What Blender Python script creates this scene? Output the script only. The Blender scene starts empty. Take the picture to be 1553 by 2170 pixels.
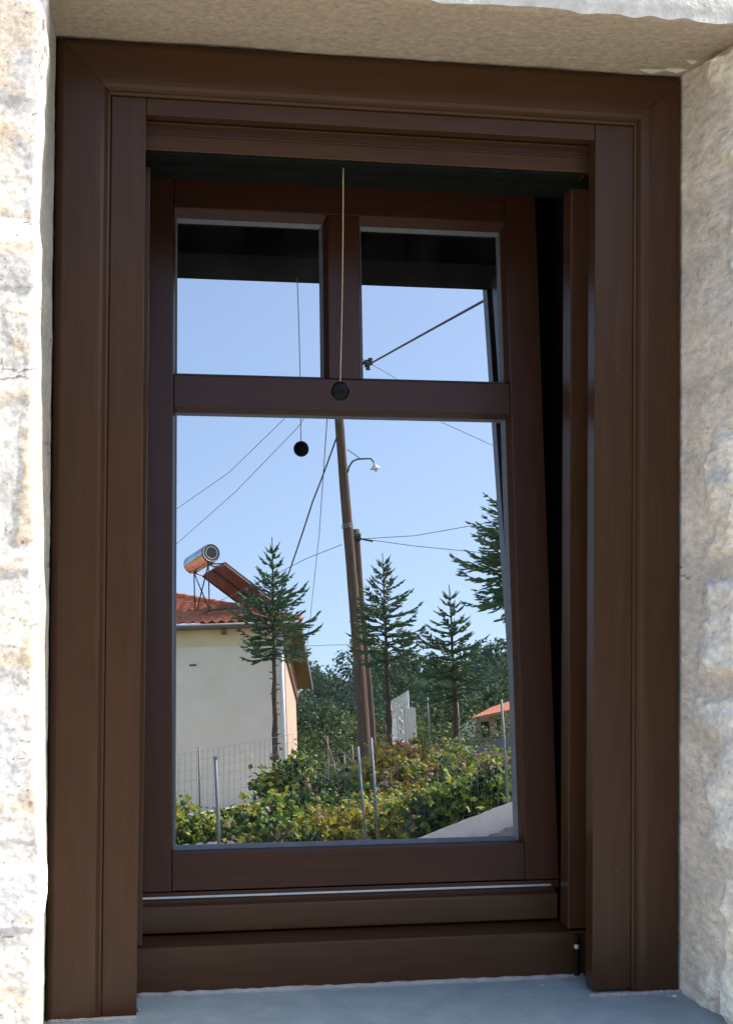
import bpy, bmesh, math, random
import numpy as np
from mathutils import Vector, Matrix
random.seed(7); RS = np.random.RandomState(11)
R_ = math.radians
sc = bpy.context.scene

# ------------------------------------------------------------------ camera
CAM = Vector((0.0646, -1.9658, 0.6179)); YAW, PITCH, ROLL = 0.17602, 0.02161, 0.00721
FPX = 3150.0; CX, CY = 776.5, 1085.0
fw = Vector((math.sin(YAW)*math.cos(PITCH), math.cos(YAW)*math.cos(PITCH), math.sin(PITCH)))
r0 = Vector((math.cos(YAW), -math.sin(YAW), 0)); u0 = r0.cross(fw)
rt = r0*math.cos(ROLL)+u0*math.sin(ROLL); up = u0*math.cos(ROLL)-r0*math.sin(ROLL)
cam = bpy.data.objects.new('camera', bpy.data.cameras.new('camera')); sc.collection.objects.link(cam)
m = Matrix((rt, up, -fw)).transposed().to_4x4(); m.translation = CAM; cam.matrix_world = m
cam.data.sensor_fit = 'VERTICAL'; cam.data.sensor_height = 24.0; cam.data.lens = 24.0*FPX/2170.0
cam.data.clip_start = .05; cam.data.clip_end = 6000
sc.camera = cam
# ------------------------------------------------------------------ light
SUN = Vector((.64, -.14, .76)).normalized()
w = bpy.data.worlds.new('World'); sc.world = w; w.use_nodes = True
nt = w.node_tree; sky = nt.nodes.new('ShaderNodeTexSky'); sky.sky_type = 'NISHITA'; sky.sun_disc = False
sky.sun_elevation = math.asin(SUN.z); sky.sun_rotation = math.atan2(SUN.x, SUN.y)
sky.altitude = 600; sky.air_density = 1.0; sky.dust_density = 2.6; sky.ozone_density = 1.6
nt.links.new(sky.outputs[0], nt.nodes['Background'].inputs[0]); nt.nodes['Background'].inputs[1].default_value = .145
sl = bpy.data.lights.new('sun', 'SUN'); sl.energy = 3.9; sl.angle = R_(.53); sl.color = (1, .95, .87)
so = bpy.data.objects.new('sun', sl); sc.collection.objects.link(so)
so.rotation_euler = SUN.to_track_quat('Z', 'Y').to_euler(); so.location = (5, -3, 8)
sc.view_settings.view_transform = 'Standard'; sc.view_settings.look = 'None'
sc.view_settings.exposure = 1.8; sc.view_settings.gamma = 1; sc.view_settings.use_curve_mapping = False
sc.cycles.max_bounces = 8; sc.cycles.use_denoising = True

# ------------------------------------------------------------------ the sash plane (it leans back into the room)
TILT = 0.13462; SO = Vector((0, .2, .2)); SN = Vector((0, -math.cos(TILT), math.sin(TILT)))
def ray(px, py):
    return (fw + rt*((px-CX)/FPX) - up*((py-CY)/FPX)).normalized()
def at(px, py, D):
    """surveyed point: seen in the pane at photo position (px, py), D metres out from the window"""
    d = ray(px, py); k = (SO-CAM).dot(SN)/d.dot(SN); P = CAM+d*k; d = d-2*d.dot(SN)*SN
    return P + d*(D/math.hypot(d.x, d.y))

# ------------------------------------------------------------------ helpers
def tag(o, label=None, cat=None, group=None, kind=None):
    if label: o['label'] = label
    if cat: o['category'] = cat
    if group: o['group'] = group
    if kind: o['kind'] = kind
    return o
def empty(name, loc=(0, 0, 0), label=None, cat=None, group=None, parent=None):
    o = bpy.data.objects.new(name, None); sc.collection.objects.link(o); o.location = loc
    o.empty_display_size = .1
    if parent: o.parent = parent
    return tag(o, label, cat, group)
class MB:
    def __init__(s): s.v = []; s.f = []; s.c = []
    def add(s, vs, fs, col=None):
        n = len(s.v); s.v += [tuple(p) for p in vs]; s.f += [tuple(i+n for i in f) for f in fs]
        if col is not None: s.c += [col]*len(vs)
    def box(s, a, b, col=None):
        x0, y0, z0 = a; x1, y1, z1 = b
        s.add([(x0,y0,z0),(x1,y0,z0),(x1,y1,z0),(x0,y1,z0),(x0,y0,z1),(x1,y0,z1),(x1,y1,z1),(x0,y1,z1)],
              [(0,3,2,1),(4,5,6,7),(0,1,5,4),(1,2,6,5),(2,3,7,6),(3,0,4,7)], col)
    def tube(s, pts, rad, n=8, cap=True, col=None):
        pts = [Vector(p) for p in pts]; k = len(pts)
        if not hasattr(rad, '__len__'): rad = [rad]*k
        vs = []; prev = None
        for i, p in enumerate(pts):
            t = (pts[min(i+1, k-1)]-pts[max(i-1, 0)]).normalized()
            if prev is None:
                a = t.cross(Vector((0, 0, 1)))
                if a.length < .1: a = t.cross(Vector((1, 0, 0)))
            else: a = prev-t*prev.dot(t)
            a.normalize(); prev = a; b = t.cross(a)
            for j in range(n):
                q = 2*math.pi*j/n; vs.append(p+(a*math.cos(q)+b*math.sin(q))*rad[i])
        fs = [(i*n+j, i*n+(j+1) % n, (i+1)*n+(j+1) % n, (i+1)*n+j) for i in range(k-1) for j in range(n)]
        if cap: fs += [tuple(range(n-1, -1, -1)), tuple(range((k-1)*n, k*n))]
        s.add(vs, fs, col)
    def prism(s, prof, p0, p1, ax, ay, cut0=None, cut1=None):
        """profile [(a,b)] swept p0->p1; a along ax, b along ay; mitre cuts: shift per unit a"""
        p0, p1, ax, ay = map(Vector, (p0, p1, ax, ay)); d = (p1-p0).normalized(); n = len(prof)
        A = [p0+ax*a+ay*b+d*(a*(cut0 or 0)) for a, b in prof]; B = [p1+ax*a+ay*b-d*(a*(cut1 or 0)) for a, b in prof]
        s.add(A+B, [(i, (i+1) % n, n+(i+1) % n, n+i) for i in range(n)]+[tuple(range(n-1, -1, -1)), tuple(range(n, 2*n))])
    def build(s, name, mat, parent=None, smooth=False, bevel=0, seg=2, fix=True):
        me = bpy.data.meshes.new(name); me.from_pydata(s.v, [], s.f); me.update()
        if s.c:
            ca = me.color_attributes.new('col', 'FLOAT_COLOR', 'POINT')
            ca.data.foreach_set('color', np.array([(c[0], c[1], c[2], 1) for c in s.c], dtype=np.float32).ravel())
        if fix or bevel:
            bm = bmesh.new(); bm.from_mesh(me)
            if fix: bmesh.ops.recalc_face_normals(bm, faces=bm.faces)
            if bevel: bmesh.ops.bevel(bm, geom=bm.edges[:], offset=bevel, segments=seg, affect='EDGES', profile=.6, clamp_overlap=True)
            bm.to_mesh(me); bm.free()
        if smooth: me.polygons.foreach_set('use_smooth', [True]*len(me.polygons))
        me.materials.append(mat); o = bpy.data.objects.new(name, me); sc.collection.objects.link(o)
        if parent: o.parent = parent
        return o
def local(mb, o):     # geometry given in world space, re-based on the empty o
    L = Vector(o.location); mb.v = [tuple(Vector(p)-L) for p in mb.v]; return mb

# vectorised value noise
def vnoise(P, seed=0):
    P = np.asarray(P, float); i = np.floor(P).astype(np.int64); f = P-i; f = f*f*(3-2*f); out = 0
    for dx in (0, 1):
        for dy in (0, 1):
            for dz in (0, 1):
                h = (i[:, 0]+dx)*374761393+(i[:, 1]+dy)*668265263+(i[:, 2]+dz)*2147483647+seed*1274126177
                h = (h ^ (h >> 13))*1274126177 & 0xffffffff; h = (h ^ (h >> 16)) & 0xffff
                wt = (f[:, 0] if dx else 1-f[:, 0])*(f[:, 1] if dy else 1-f[:, 1])*(f[:, 2] if dz else 1-f[:, 2])
                out = out+wt*h/65535.0
    return out*2-1
def fbm(P, oct=4, seed=0, gain=.5):
    P = np.asarray(P, float); a = 1; s = 0
    for k in range(oct): s = s+a*vnoise(P*2**k, seed+k*17); a *= gain
    return s

# ------------------------------------------------------------------ materials
def mat(name, base=(.5,.5,.5), rough=.6, metal=0, spec=.5, nscale=0, namt=0, bump=0, bscale=50, attr=None, stretch=(1,1,1), c2=None, coat=0, trans=0, sss=None, bdist=.002, contrast=(.35,.65)):
    m = bpy.data.materials.new(name); m.use_nodes = True; t = m.node_tree; b = t.nodes['Principled BSDF']; L = t.links.new
    b.inputs['Roughness'].default_value = rough; b.inputs['Metallic'].default_value = metal
    b.inputs['Specular IOR Level'].default_value = spec; b.inputs['Coat Weight'].default_value = coat; b.inputs['Coat Roughness'].default_value = .12
    co = t.nodes.new('ShaderNodeTexCoord'); mp = t.nodes.new('ShaderNodeMapping'); mp.inputs['Scale'].default_value = stretch
    L(co.outputs['Object'], mp.inputs[0])
    src = None
    if attr:
        a = t.nodes.new('ShaderNodeAttribute'); a.attribute_name = attr; src = a.outputs['Color']
    if nscale:
        n = t.nodes.new('ShaderNodeTexNoise'); n.inputs['Scale'].default_value = nscale; n.inputs['Detail'].default_value = 6; n.inputs['Roughness'].default_value = .62
        L(mp.outputs[0], n.inputs['Vector'])
        rp = t.nodes.new('ShaderNodeMapRange'); rp.inputs[1].default_value = contrast[0]; rp.inputs[2].default_value = contrast[1]; L(n.outputs[0], rp.inputs[0])
        mx = t.nodes.new('ShaderNodeMix'); mx.data_type = 'RGBA'; L(rp.outputs[0], mx.inputs[0])
        if src:
            mx.blend_type = 'MULTIPLY'; mm = t.nodes.new('ShaderNodeMapRange'); L(rp.outputs[0], mm.inputs[0]); mm.inputs[3].default_value = 1-namt; mm.inputs[4].default_value = 1+namt*.5
            vm = t.nodes.new('ShaderNodeVectorMath'); vm.operation = 'SCALE'; L(src, vm.inputs[0]); L(mm.outputs[0], vm.inputs['Scale']); src = vm.outputs[0]
        else:
            mx.inputs[6].default_value = (*base, 1); c2_ = c2 or tuple(x*(1-namt) for x in base); mx.inputs[7].default_value = (*c2_, 1); src = mx.outputs[2]
    if src: L(src, b.inputs['Base Color'])
    else: b.inputs['Base Color'].default_value = (*base, 1)
    if bump:
        n2 = t.nodes.new('ShaderNodeTexNoise'); n2.inputs['Scale'].default_value = bscale; n2.inputs['Detail'].default_value = 8; n2.inputs['Roughness'].default_value = .6
        L(mp.outputs[0], n2.inputs['Vector']); bp = t.nodes.new('ShaderNodeBump'); bp.inputs['Strength'].default_value = bump; bp.inputs['Distance'].default_value = bdist
        L(n2.outputs[0], bp.inputs['Height']); L(bp.outputs[0], b.inputs['Normal'])
    return m
def pits(m, scale=120, thr=.06, col=(.1,.09,.07), amt=.6):   # tiny dark holes in mortar / concrete
    t = m.node_tree; L = t.links.new; b = t.nodes['Principled BSDF']; co = t.nodes.new('ShaderNodeTexCoord')
    v = t.nodes.new('ShaderNodeTexVoronoi'); v.inputs['Scale'].default_value = scale; L(co.outputs['Object'], v.inputs['Vector'])
    n = t.nodes.new('ShaderNodeTexNoise'); n.inputs['Scale'].default_value = scale*.13; L(co.outputs['Object'], n.inputs['Vector'])
    a = t.nodes.new('ShaderNodeMath'); a.operation = 'MULTIPLY'; L(n.outputs[0], a.inputs[0]); a.inputs[1].default_value = thr*3.4
    s = t.nodes.new('ShaderNodeMath'); s.operation = 'LESS_THAN'; L(v.outputs['Distance'], s.inputs[0]); L(a.outputs[0], s.inputs[1])
    k = t.nodes.new('ShaderNodeMath'); k.operation = 'MULTIPLY'; L(s.outputs[0], k.inputs[0]); k.inputs[1].default_value = amt
    mx = t.nodes.new('ShaderNodeMix'); mx.data_type = 'RGBA'; L(k.outputs[0], mx.inputs[0])
    old = b.inputs['Base Color'].links[0].from_socket; L(old, mx.inputs[6]); mx.inputs[7].default_value = (*col, 1); L(mx.outputs[2], b.inputs['Base Color'])
    return m

def wood_mat(name, base, stretch, sheen_rough=.30, var=.25):
    m = mat(name, base, rough=sheen_rough, spec=.2, nscale=7, namt=var*.9, bump=.25, bscale=60, stretch=stretch, bdist=.0006)
    return m
M = {}
def dust(m): return pits(m, 45, .0095, (.40,.37,.33), .6)
M['wood_v'] = wood_mat('walnut_varnish_upright', (.055,.0238,.0105), (14, 14, 1.2))
M['wood_h'] = wood_mat('walnut_varnish_level', (.055,.0238,.0105), (1.2, 14, 14))
M['sash_v'] = wood_mat('walnut_sash_upright', (.048,.0185,.0105), (14, 14, 1.2), .3)
M['sash_h'] = wood_mat('walnut_sash_level', (.048,.0185,.0105), (1.2, 14, 14), .3)
for k_ in ('wood_v', 'wood_h', 'sash_v', 'sash_h'): dust(M[k_])
M['gasket'] = mat('grey_gasket', (.095,.105,.13), rough=.5, nscale=40, namt=.25)
M['alu'] = mat('brushed_aluminium', (.42,.46,.48), rough=.45, metal=.7, nscale=60, namt=.15)
M['black'] = mat('black_rubber', (.004,.004,.005), spec=.2, rough=.5, nscale=30, namt=.3)
M['cavity_shade'] = mat('rebate_shade', (.009,.011,.009), spec=.05, rough=.9, nscale=30, namt=.3)  # shade of the window cavity put into a near-black colour
M['sill'] = mat('blue_grey_sill', (.27,.325,.33), rough=.6, nscale=22, c2=(.19,.245,.26), bump=.35, bscale=140, bdist=.0008, contrast=(.3,.7))
pits(M['sill'], 60, .045, (.42,.45,.45), .6)
M['caulk'] = mat('grey_caulk', (.30,.28,.26), rough=.8, nscale=60, namt=.3, bump=.5, bscale=120)
M['stone'] = pits(mat('rubble_stone', attr='col', stretch=(1, .4, 1), rough=.9, spec=.15, nscale=120, namt=.22, bump=.8, bscale=110, bdist=.004), 80, .05, (.16,.14,.11), .6)
M['lintel'] = pits(mat('lime_concrete', (.42,.345,.245), rough=.9, spec=.25, nscale=110, c2=(.27,.22,.16), bump=.5, bscale=190, bdist=.002, contrast=(.35,.7)), 70, .04, (.12,.10,.07), .7)
M['plaster'] = mat('white_lime_render', (.62,.58,.52), rough=.9, spec=.2, nscale=40, namt=.3, bump=.9, bscale=90, bdist=.004)
M['knob'] = mat('black_plastic_knob', (.004,.004,.005), spec=.12, rough=.35, nscale=20, namt=.2)
M['brass'] = mat('brass_beads', (.75,.62,.38), rough=.3, metal=.85, nscale=50, namt=.2)
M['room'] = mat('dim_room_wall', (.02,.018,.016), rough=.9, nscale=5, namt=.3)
# panes: coated double glazing, strongly reflecting, the unlit room behind
g = bpy.data.materials.new('coated_glass'); g.use_nodes = True; t = g.node_tree
t.nodes.remove(t.nodes['Principled BSDF']); gl = t.nodes.new('ShaderNodeBsdfGlossy'); gl.inputs['Color'].default_value = (.98,.965,.95,1); gl.inputs['Roughness'].default_value = 0.0
tr = t.nodes.new('ShaderNodeBsdfTransparent'); tr.inputs['Color'].default_value = (.35,.38,.38,1); mx = t.nodes.new('ShaderNodeMixShader'); mx.inputs[0].default_value = .43
nz = t.nodes.new('ShaderNodeTexNoise'); nz.inputs['Scale'].default_value = 2.4; nz.inputs['Detail'].default_value = 0; co = t.nodes.new('ShaderNodeTexCoord'); bp = t.nodes.new('ShaderNodeBump')
bp.inputs['Strength'].default_value = .05; bp.inputs['Distance'].default_value = .004
t.links.new(co.outputs['Object'], nz.inputs['Vector']); t.links.new(nz.outputs[0], bp.inputs['Height']); t.links.new(bp.outputs[0], gl.inputs['Normal'])
t.links.new(tr.outputs[0], mx.inputs[1]); t.links.new(gl.outputs[0], mx.inputs[2]); df = t.nodes.new('ShaderNodeBsdfDiffuse'); df.inputs['Color'].default_value = (.75,.74,.72,1); m2 = t.nodes.new('ShaderNodeMixShader')
n3 = t.nodes.new('ShaderNodeTexNoise'); n3.inputs['Scale'].default_value = 11; n3.inputs['Detail'].default_value = 7; n3.inputs['Roughness'].default_value = .7; t.links.new(co.outputs['Object'], n3.inputs['Vector'])
r3 = t.nodes.new('ShaderNodeMapRange'); r3.inputs[1].default_value = .45; r3.inputs[2].default_value = .8; r3.inputs[3].default_value = .004; r3.inputs[4].default_value = .03; t.links.new(n3.outputs[0], r3.inputs[0])
t.links.new(r3.outputs[0], m2.inputs[0]); t.links.new(mx.outputs[0], m2.inputs[1]); t.links.new(df.outputs[0], m2.inputs[2]); t.links.new(m2.outputs[0], t.nodes['Material Output'].inputs[0]); M['glass'] = g   # thin dust film on the pane

# ================================================================== THE WALL ROUND THE WINDOW
YF = -.205      # front face of the wall; casing front is y = 0
def pier(name, side):
    """side -1: left pier (faces +x in the reveal), +1: right pier; returns MB in world space"""
    x_in = -.001 if side < 0 else .861
    xf = -.0085 if side < 0 else .878           # front arris, slight splay
    far = -1.6 if side < 0 else 2.6
    # path from far front to inside the reveal
    path = []; nrm = []; rr = .008 if side < 0 else .018
    xs = list(np.linspace(far, xf-side*(-.30), 10, endpoint=False)) if True else []
    xa = xf+side*.30
    xs = list(np.linspace(far, xa, 12, endpoint=False))+list(np.linspace(xa, xf+side*rr, 170 if side < 0 else 60))
    for x in xs: path.append((x, YF)); nrm.append((0, -1))
    for k in range(1, 9):
        a = k/9*math.pi/2; c = (xf+side*rr, YF+rr)
        path.append((c[0]-side*rr*math.sin(a), c[1]-rr*math.cos(a))); nrm.append((-side*math.sin(a), -math.cos(a)))
    nn = 50 if side < 0 else 110
    for k in range(nn):
        q = k/(nn-1); y = YF+rr+q*(.05-YF-rr); x = xf+(x_in-xf)*min(1, q*(.05-YF-rr)/(0-YF-rr)); path.append((x, y)); nrm.append((-side, 0))
    path = np.array(path); nrm = np.array(nrm, float)
    z = np.concatenate([np.linspace(-1.2, -.06, 10, endpoint=False), np.linspace(-.06, 1.40, 860 if side < 0 else 620), np.linspace(1.43, 3.2, 12)])
    U, V = len(path), len(z)
    P = np.zeros((V, U, 3)); P[:, :, 0] = path[:, 0]; P[:, :, 1] = path[:, 1]; P[:, :, 2] = z[:, None]
    N = np.zeros((V, U, 3)); N[:, :, 0] = nrm[:, 0]; N[:, :, 1] = nrm[:, 1]
    s = np.zeros(U); s[1:] = np.cumsum(np.hypot(*np.diff(path, axis=0).T)); s -= s[np.argmax(nrm[:, 0]*-side > .5)]
    S = np.broadcast_to(s, (V, U)).ravel(); Z = P[:, :, 2].ravel(); Q = P.reshape(-1, 3)
    # coursed rubble: courses in z with wobble, stones along s
    wob = vnoise(np.stack([S*5, Z*5, S*0+side*9], 1), 3)*.018
    zz = Z+wob
    edges = [-1.2,-.9,-.6,-.33,-.12, .02, .17, .27, .45, .56, .60, .75, .795, .89, .98, 1.12, 1.28, 1.4, 1.6, 1.85, 2.1, 2.4, 2.7, 3.2] if side < 0 else [-1.2,-.9,-.6,-.3,-.05,.20,.43,.60,.79,.93,1.07,1.3,1.5,1.7,2,2.3,2.6,3.2]
    edges = np.array(edges); ci = np.clip(np.searchsorted(edges, zz)-1, 0, len(edges)-2)
    dz = np.minimum(zz-edges[ci], edges[ci+1]-zz)
    rs = np.random.RandomState(5+side); off = rs.rand(len(edges))*.2; wd = .16+.22*rs.rand(len(edges))
    sx = S+off[ci]+wob*.8-.12; si = np.floor(sx/wd[ci]); fx = sx-si*wd[ci]; dx = np.minimum(fx, wd[ci]-fx)
    if side > 0:
        dx = np.abs(dx)
    d = np.minimum(dz, dx)+.006*fbm(Q*np.array([38, 38, 38]), 3, 91); jw = .006 if side < 0 else .013
    st = np.clip((d-jw)/.012, 0, 1); st = st*st*(3-2*st)
    rough = fbm(Q*np.array([30, 12, 34]), 6, 5, .6)
    ridg = 1-np.abs(fbm(Q*np.array([14, 7, 44]), 4, 9, .55))
    big = fbm(Q*np.array([5, 5, 7]), 3, 21)
    if side > 0:   # mortar smeared over most of the reveal, stones standing through near the front
        depth = (Q[:, 1]-YF)/.205; smear = np.clip((depth*1.25-.42+.55*big)*3.2, 0, 1); st = st*(1-smear)
    else:
        depth = (Q[:, 1]-YF)/.205; st = st*(1-np.clip(depth*4-.35, 0, 1))
    cell = np.sin(ci*12.9898+si*78.233)*43758.5453; cell = cell-np.floor(cell)
    disp = (st*(.0006+.0008*cell)+rough*(.00022+.00025*st)+ridg*.0005*st+big*.0004) if side < 0 else (st*(.005+.006*cell)+rough*(.0026+.0034*st)+ridg*.003*st+big*.003)
    edge = np.exp(-(S/.03)**2); disp += edge*(big*.003+rough*.0015)*(.35 if side < 0 else 1)
    fade = np.clip((-.012-Q[:, 1])/.05, 0, 1); disp = disp*fade+(1-fade)*(rough*.0006-.0005)
    # let the arris of the pier wander as broken stone does
    Q = Q+N.reshape(-1, 3)*disp[:, None]
    wander = (np.interp(Z, [.10,.155,.209,.35,.49,.535,.60,.735,.78,.88,.918,1.0,1.17,1.28], [-.004,-.003,.003,-.004,-.010,-.002,-.010,-.0145,-.013,-.013,-.0118,-.014,-.006,-.007])+.0085 if side < 0 else 0)*np.exp(-((Q[:, 1]-YF)/.13)**2)+((.0012 if side < 0 else .0055)*vnoise(np.stack([Z*7, Z*0, Z*0], 1), 31)+.0022*vnoise(np.stack([Z*31, Z*0, Z*0], 1), 33))*np.exp(-((Q[:, 1]-YF)/.11)**2)
    Q[:, 0] += wander
    # true colours of stone and mortar
    c1 = np.array([.70,.62,.52]); c2 = np.array([.60,.56,.51]); c3 = np.array([.60,.44,.28]); mo = np.array([.40,.37,.30]) if side < 0 else np.array([.70,.60,.50])
    pal = np.where((cell < .45)[:, None], c1, np.where((cell < .8)[:, None], c2*1.08, (c1+c3)/2))
    och = np.clip((fbm(Q*np.array([9, 9, 22]), 4, 41)-.12)*3.0, 0, 1)[:, None]*(.6 if side < 0 else .28)
    gr = np.clip((fbm(Q*14, 4, 51)-.25)*3.5, 0, 1)[:, None]*.6
    col = pal*(1-och)+c3*och; col = col*(1-gr)+np.array([.44,.45,.46])*gr
    wht = np.clip((fbm(Q*np.array([7, 7, 9]), 3, 61))*1.8, 0, 1)[:, None]*.6
    col = col*(1-wht)+np.array([.74,.69,.62])*wht
    if side < 0:
        mo = np.array([.66, .61, .53])+(mo-np.array([.66, .61, .53]))*np.clip(depth*5-.2, 0, 1)[:, None]
        warp = fbm(Q*30, 3, 101)*.02
        lay = fbm(np.stack([S*10+warp*20, (Z+warp)*70, Z*0], 1), 4, 111)          # thin bedding planes
        o2 = (lay > .34)[:, None]*np.clip(fbm(np.stack([S*6, Z*5, Z*0], 1), 2, 115)*4+.5, 0, 1)[:, None]
        col = col*(1-o2*.45)+np.array([.56, .40, .24])*o2*.45
        dk = (np.abs(fbm(np.stack([S*16, Z*42, Z*0], 1), 3, 121)) < .018)*(vnoise(np.stack([S*17, Z*13, Z*0], 1), 123) > .35); col[dk] *= .45
        sp = vnoise(np.stack([S*330, Z*330, Z*0], 1), 131) > .80; sp &= vnoise(np.stack([S*22, Z*22, Z*0], 1), 133) > .05; col[sp] *= .62
    else:
        sp = vnoise(np.stack([S*120, Z*260, Z*0], 1), 131) > .80; sp &= vnoise(np.stack([S*9, Z*18, Z*0], 1), 133) > -.1; mo = np.broadcast_to(mo, col.shape).copy(); mo[sp] *= .66; col[sp] *= .7
    mcol = mo*(1+.16*fbm(Q*np.array([24, 10, 24]), 3, 71)[:, None])
    if side > 0:
        gm = np.clip(fbm(Q*np.array([6, 4, 9]), 3, 81)*1.5+.3, 0, 1)[:, None]; mcol = mcol*(1-gm*.5)+np.array([.58,.53,.48])*gm*.5; col = np.clip(col*1.22, 0, .85)
    st_ = st[:, None]; col = np.clip(mcol*(1-st_)+col*st_, .03, .85)
    crack = (np.abs(d-jw*.5) < .0010)*(vnoise(np.stack([S*22, Z*22, Z*0], 1), 77) > (.45 if side < 0 else .6)); col[crack] *= .35
    if side < 0: col = col*.97
    mb = MB(); mb.v = [tuple(p) for p in Q]; mb.c = [tuple(c) for c in col]
    mb.f = [((j*U+i), (j*U+i+1), ((j+1)*U+i+1), ((j+1)*U+i)) for j in range(V-1) for i in range(U-1)]
    if side > 0: mb.f = [f[::-1] for f in mb.f]
    return mb
wall = empty('stone_wall', (0, 0, 0), 'pale rubble stone house wall with deep opening around the brown window', 'wall')
M['stone_l'] = pits(mat('pale_rubble_stone', attr='col', rough=.95, spec=.1, nscale=140, namt=.32, bump=.3, bscale=120, bdist=.0012), 75, .065, (.16,.13,.10), .6)
wl = pier('pier', -1).build('pier', M['stone_l'], wall, smooth=True, fix=False); wl['label'] = 'bright whitish rubble stone on the left of the window'
wr = pier('pier', 1).build('pier', M['stone'], wall, smooth=True, fix=False); wr['label'] = 'mortar smeared stone reveal on the right of the window'
# lintel: soffit sheet with worn front edge, front face rendered white
def grid(f, nu, nv):
    mb = MB(); P = [f(i/(nu-1), j/(nv-1)) for j in range(nv) for i in range(nu)]; mb.v = P
    mb.f = [(j*nu+i, j*nu+i+1, (j+1)*nu+i+1, (j+1)*nu+i) for j in range(nv-1) for i in range(nu-1)]; return mb
nu, nv = 420, 90
uu, vv = np.meshgrid(np.linspace(0, 1, nu), np.linspace(0, 1, nv)); X = -.12+uu*1.14; Y = .05+vv*(YF-.004-.05)
Pn = np.stack([X.ravel(), Y.ravel(), X.ravel()*0], 1)
Zs = 1.2805+fbm(Pn*np.array([9, 9, 1]), 4, 5)*.0016+fbm(Pn*60, 3, 8)*.0006
Zs = Zs+np.clip((Pn[:, 1]*0+.0), 0, 1)
fr = np.clip((YF+.010-Pn[:, 1])/.014, 0, 1)**2; Zs = Zs+fr*(.005+.0015*vnoise(Pn*np.array([60, 0, 0]), 12))
sm = MB(); sm.v = [(a, b, c) for a, b, c in zip(Pn[:, 0], Pn[:, 1], Zs)]
sm.f = [(j*nu+i, j*nu+i+1, (j+1)*nu+i+1, (j+1)*nu+i) for j in range(nv-1) for i in range(nu-1)]
lo = sm.build('lintel', M['lintel'], wall, smooth=True, fix=False); lo['label'] = 'beige concrete lintel with pitted underside'
def front(u, v):
    x = -.12+u*1.14; z = 1.2795+v*.6; n = float(vnoise([[x*45, z*45, 0]], 3)[0])*.0012+float(vnoise([[x*9, z*9, 0]], 4)[0])*.0015
    return (x, YF-.006+n-.004*min(1, v*30), z+(.003*float(vnoise([[x*45, 0, 5]], 6)[0]) if v == 0 else 0))
fp = grid(front, 180, 60).build('lintel_face', M['plaster'], lo, smooth=True, fix=False)
mb = MB()
for (x, y, r_) in ((.808, -.012, .013), (.842, -.022, .012), (.850, -.060, .008)):
    n_ = 14; vs = [(x, y, 1.2765-.0015)]
    for k in range(n_):
        a = 2*math.pi*k/n_; rr = r_*random.uniform(.6, 1.2); vs.append((x+rr*math.cos(a)*1.5, y+rr*math.sin(a)*.7, 1.2795))
    mb.add(vs, [(0, 1+(k+1) % n_, 1+k) for k in range(n_)])
mb.build('mortar_lump', M['plaster'], lo)
mb = MB(); mb.box((-1.6, .06, -1.2), (-.02, .35, 3.2)); mb.box((.88, .06, -1.2), (2.6, .35, 3.2)); mb.box((-.02, .06, 1.33), (.88, .35, 3.2)); mb.box((-.02, .1, -1.2), (.88, .35, -.07))
mb.box((-1.59, YF+.02, 1.44), (2.59, .058, 3.19))
mb.build('wall_core', M['plaster'], wall)
def uppf(u, v):
    x = -1.6+u*4.2; z = 1.41+v*1.79; return (x, YF-.004, z)

# sill slab
mb = MB(); mb.box((-.02, -.27, -.05), (.90, .12, 0)); sill = mb.build('window_sill', M['sill'], None, bevel=.003)
tag(sill, 'smooth blue grey stone sill under the brown window', 'window sill')
mb = MB(); mb.box((-.3, YF-.0, -1.2), (1.2, .05, -.052)); b_ = mb.build('apron', M['stone'], wall)

# ================================================================== THE WINDOW
win = empty('window', (0, 0, 0), 'dark walnut brown wooden window, its sash tilted back at the top', 'window')
# moulded casing: w across from the outer edge, depth back from the face
prof = [(0, .055), (0, .011), (.0012, .0065), (.0035, .0028), (.0070, .0007), (.010, 0), (.052, .0), (.058, .0008), (.0625, .003), (.0655, .0068), (.067, .0105), (.070, .0115), (.0712, .0145), (.0712, .055)]
H = 1.2785; W = .86
mb = MB(); mb.prism(prof, (0, 0, 0), (0, 0, H), (1, 0, 0), (0, 1, 0), 0, 1); mb.build('casing', M['wood_v'], win)
mb = MB(); pr = [(a*.95, b) for a, b in prof]; mb.prism(pr, (W, 0, .0015), (W, 0, H), (-1, 0, 0), (0, 1, 0), 0, 1/.95*.95+.0); mb.build('casing', M['wood_v'], win)
mb = MB(); mb.prism(prof, (.0008, 0, H), (W-.0008, 0, H), (0, 0, -1), (0, 1, 0), 1, 1*.95); mb.build('casing', M['wood_h'], win)
def bx(name, a, b, mt, parent=win, bev=.0012):
    mb = MB(); mb.box(a, b); return mb.build(name, M[mt], parent, bevel=bev)
zi = H-.0712
bx('stile', (.0717, .0125, -.004), (.1165, .042, zi-.0006), 'wood_v')
bx('stile', (.7372, .0125, .004), (.7925, .042, zi-.0006), 'wood_v')
bx('head_board', (.1172, .0125, 1.1845), (.7365, .036, zi-.0006), 'wood_h')
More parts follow.
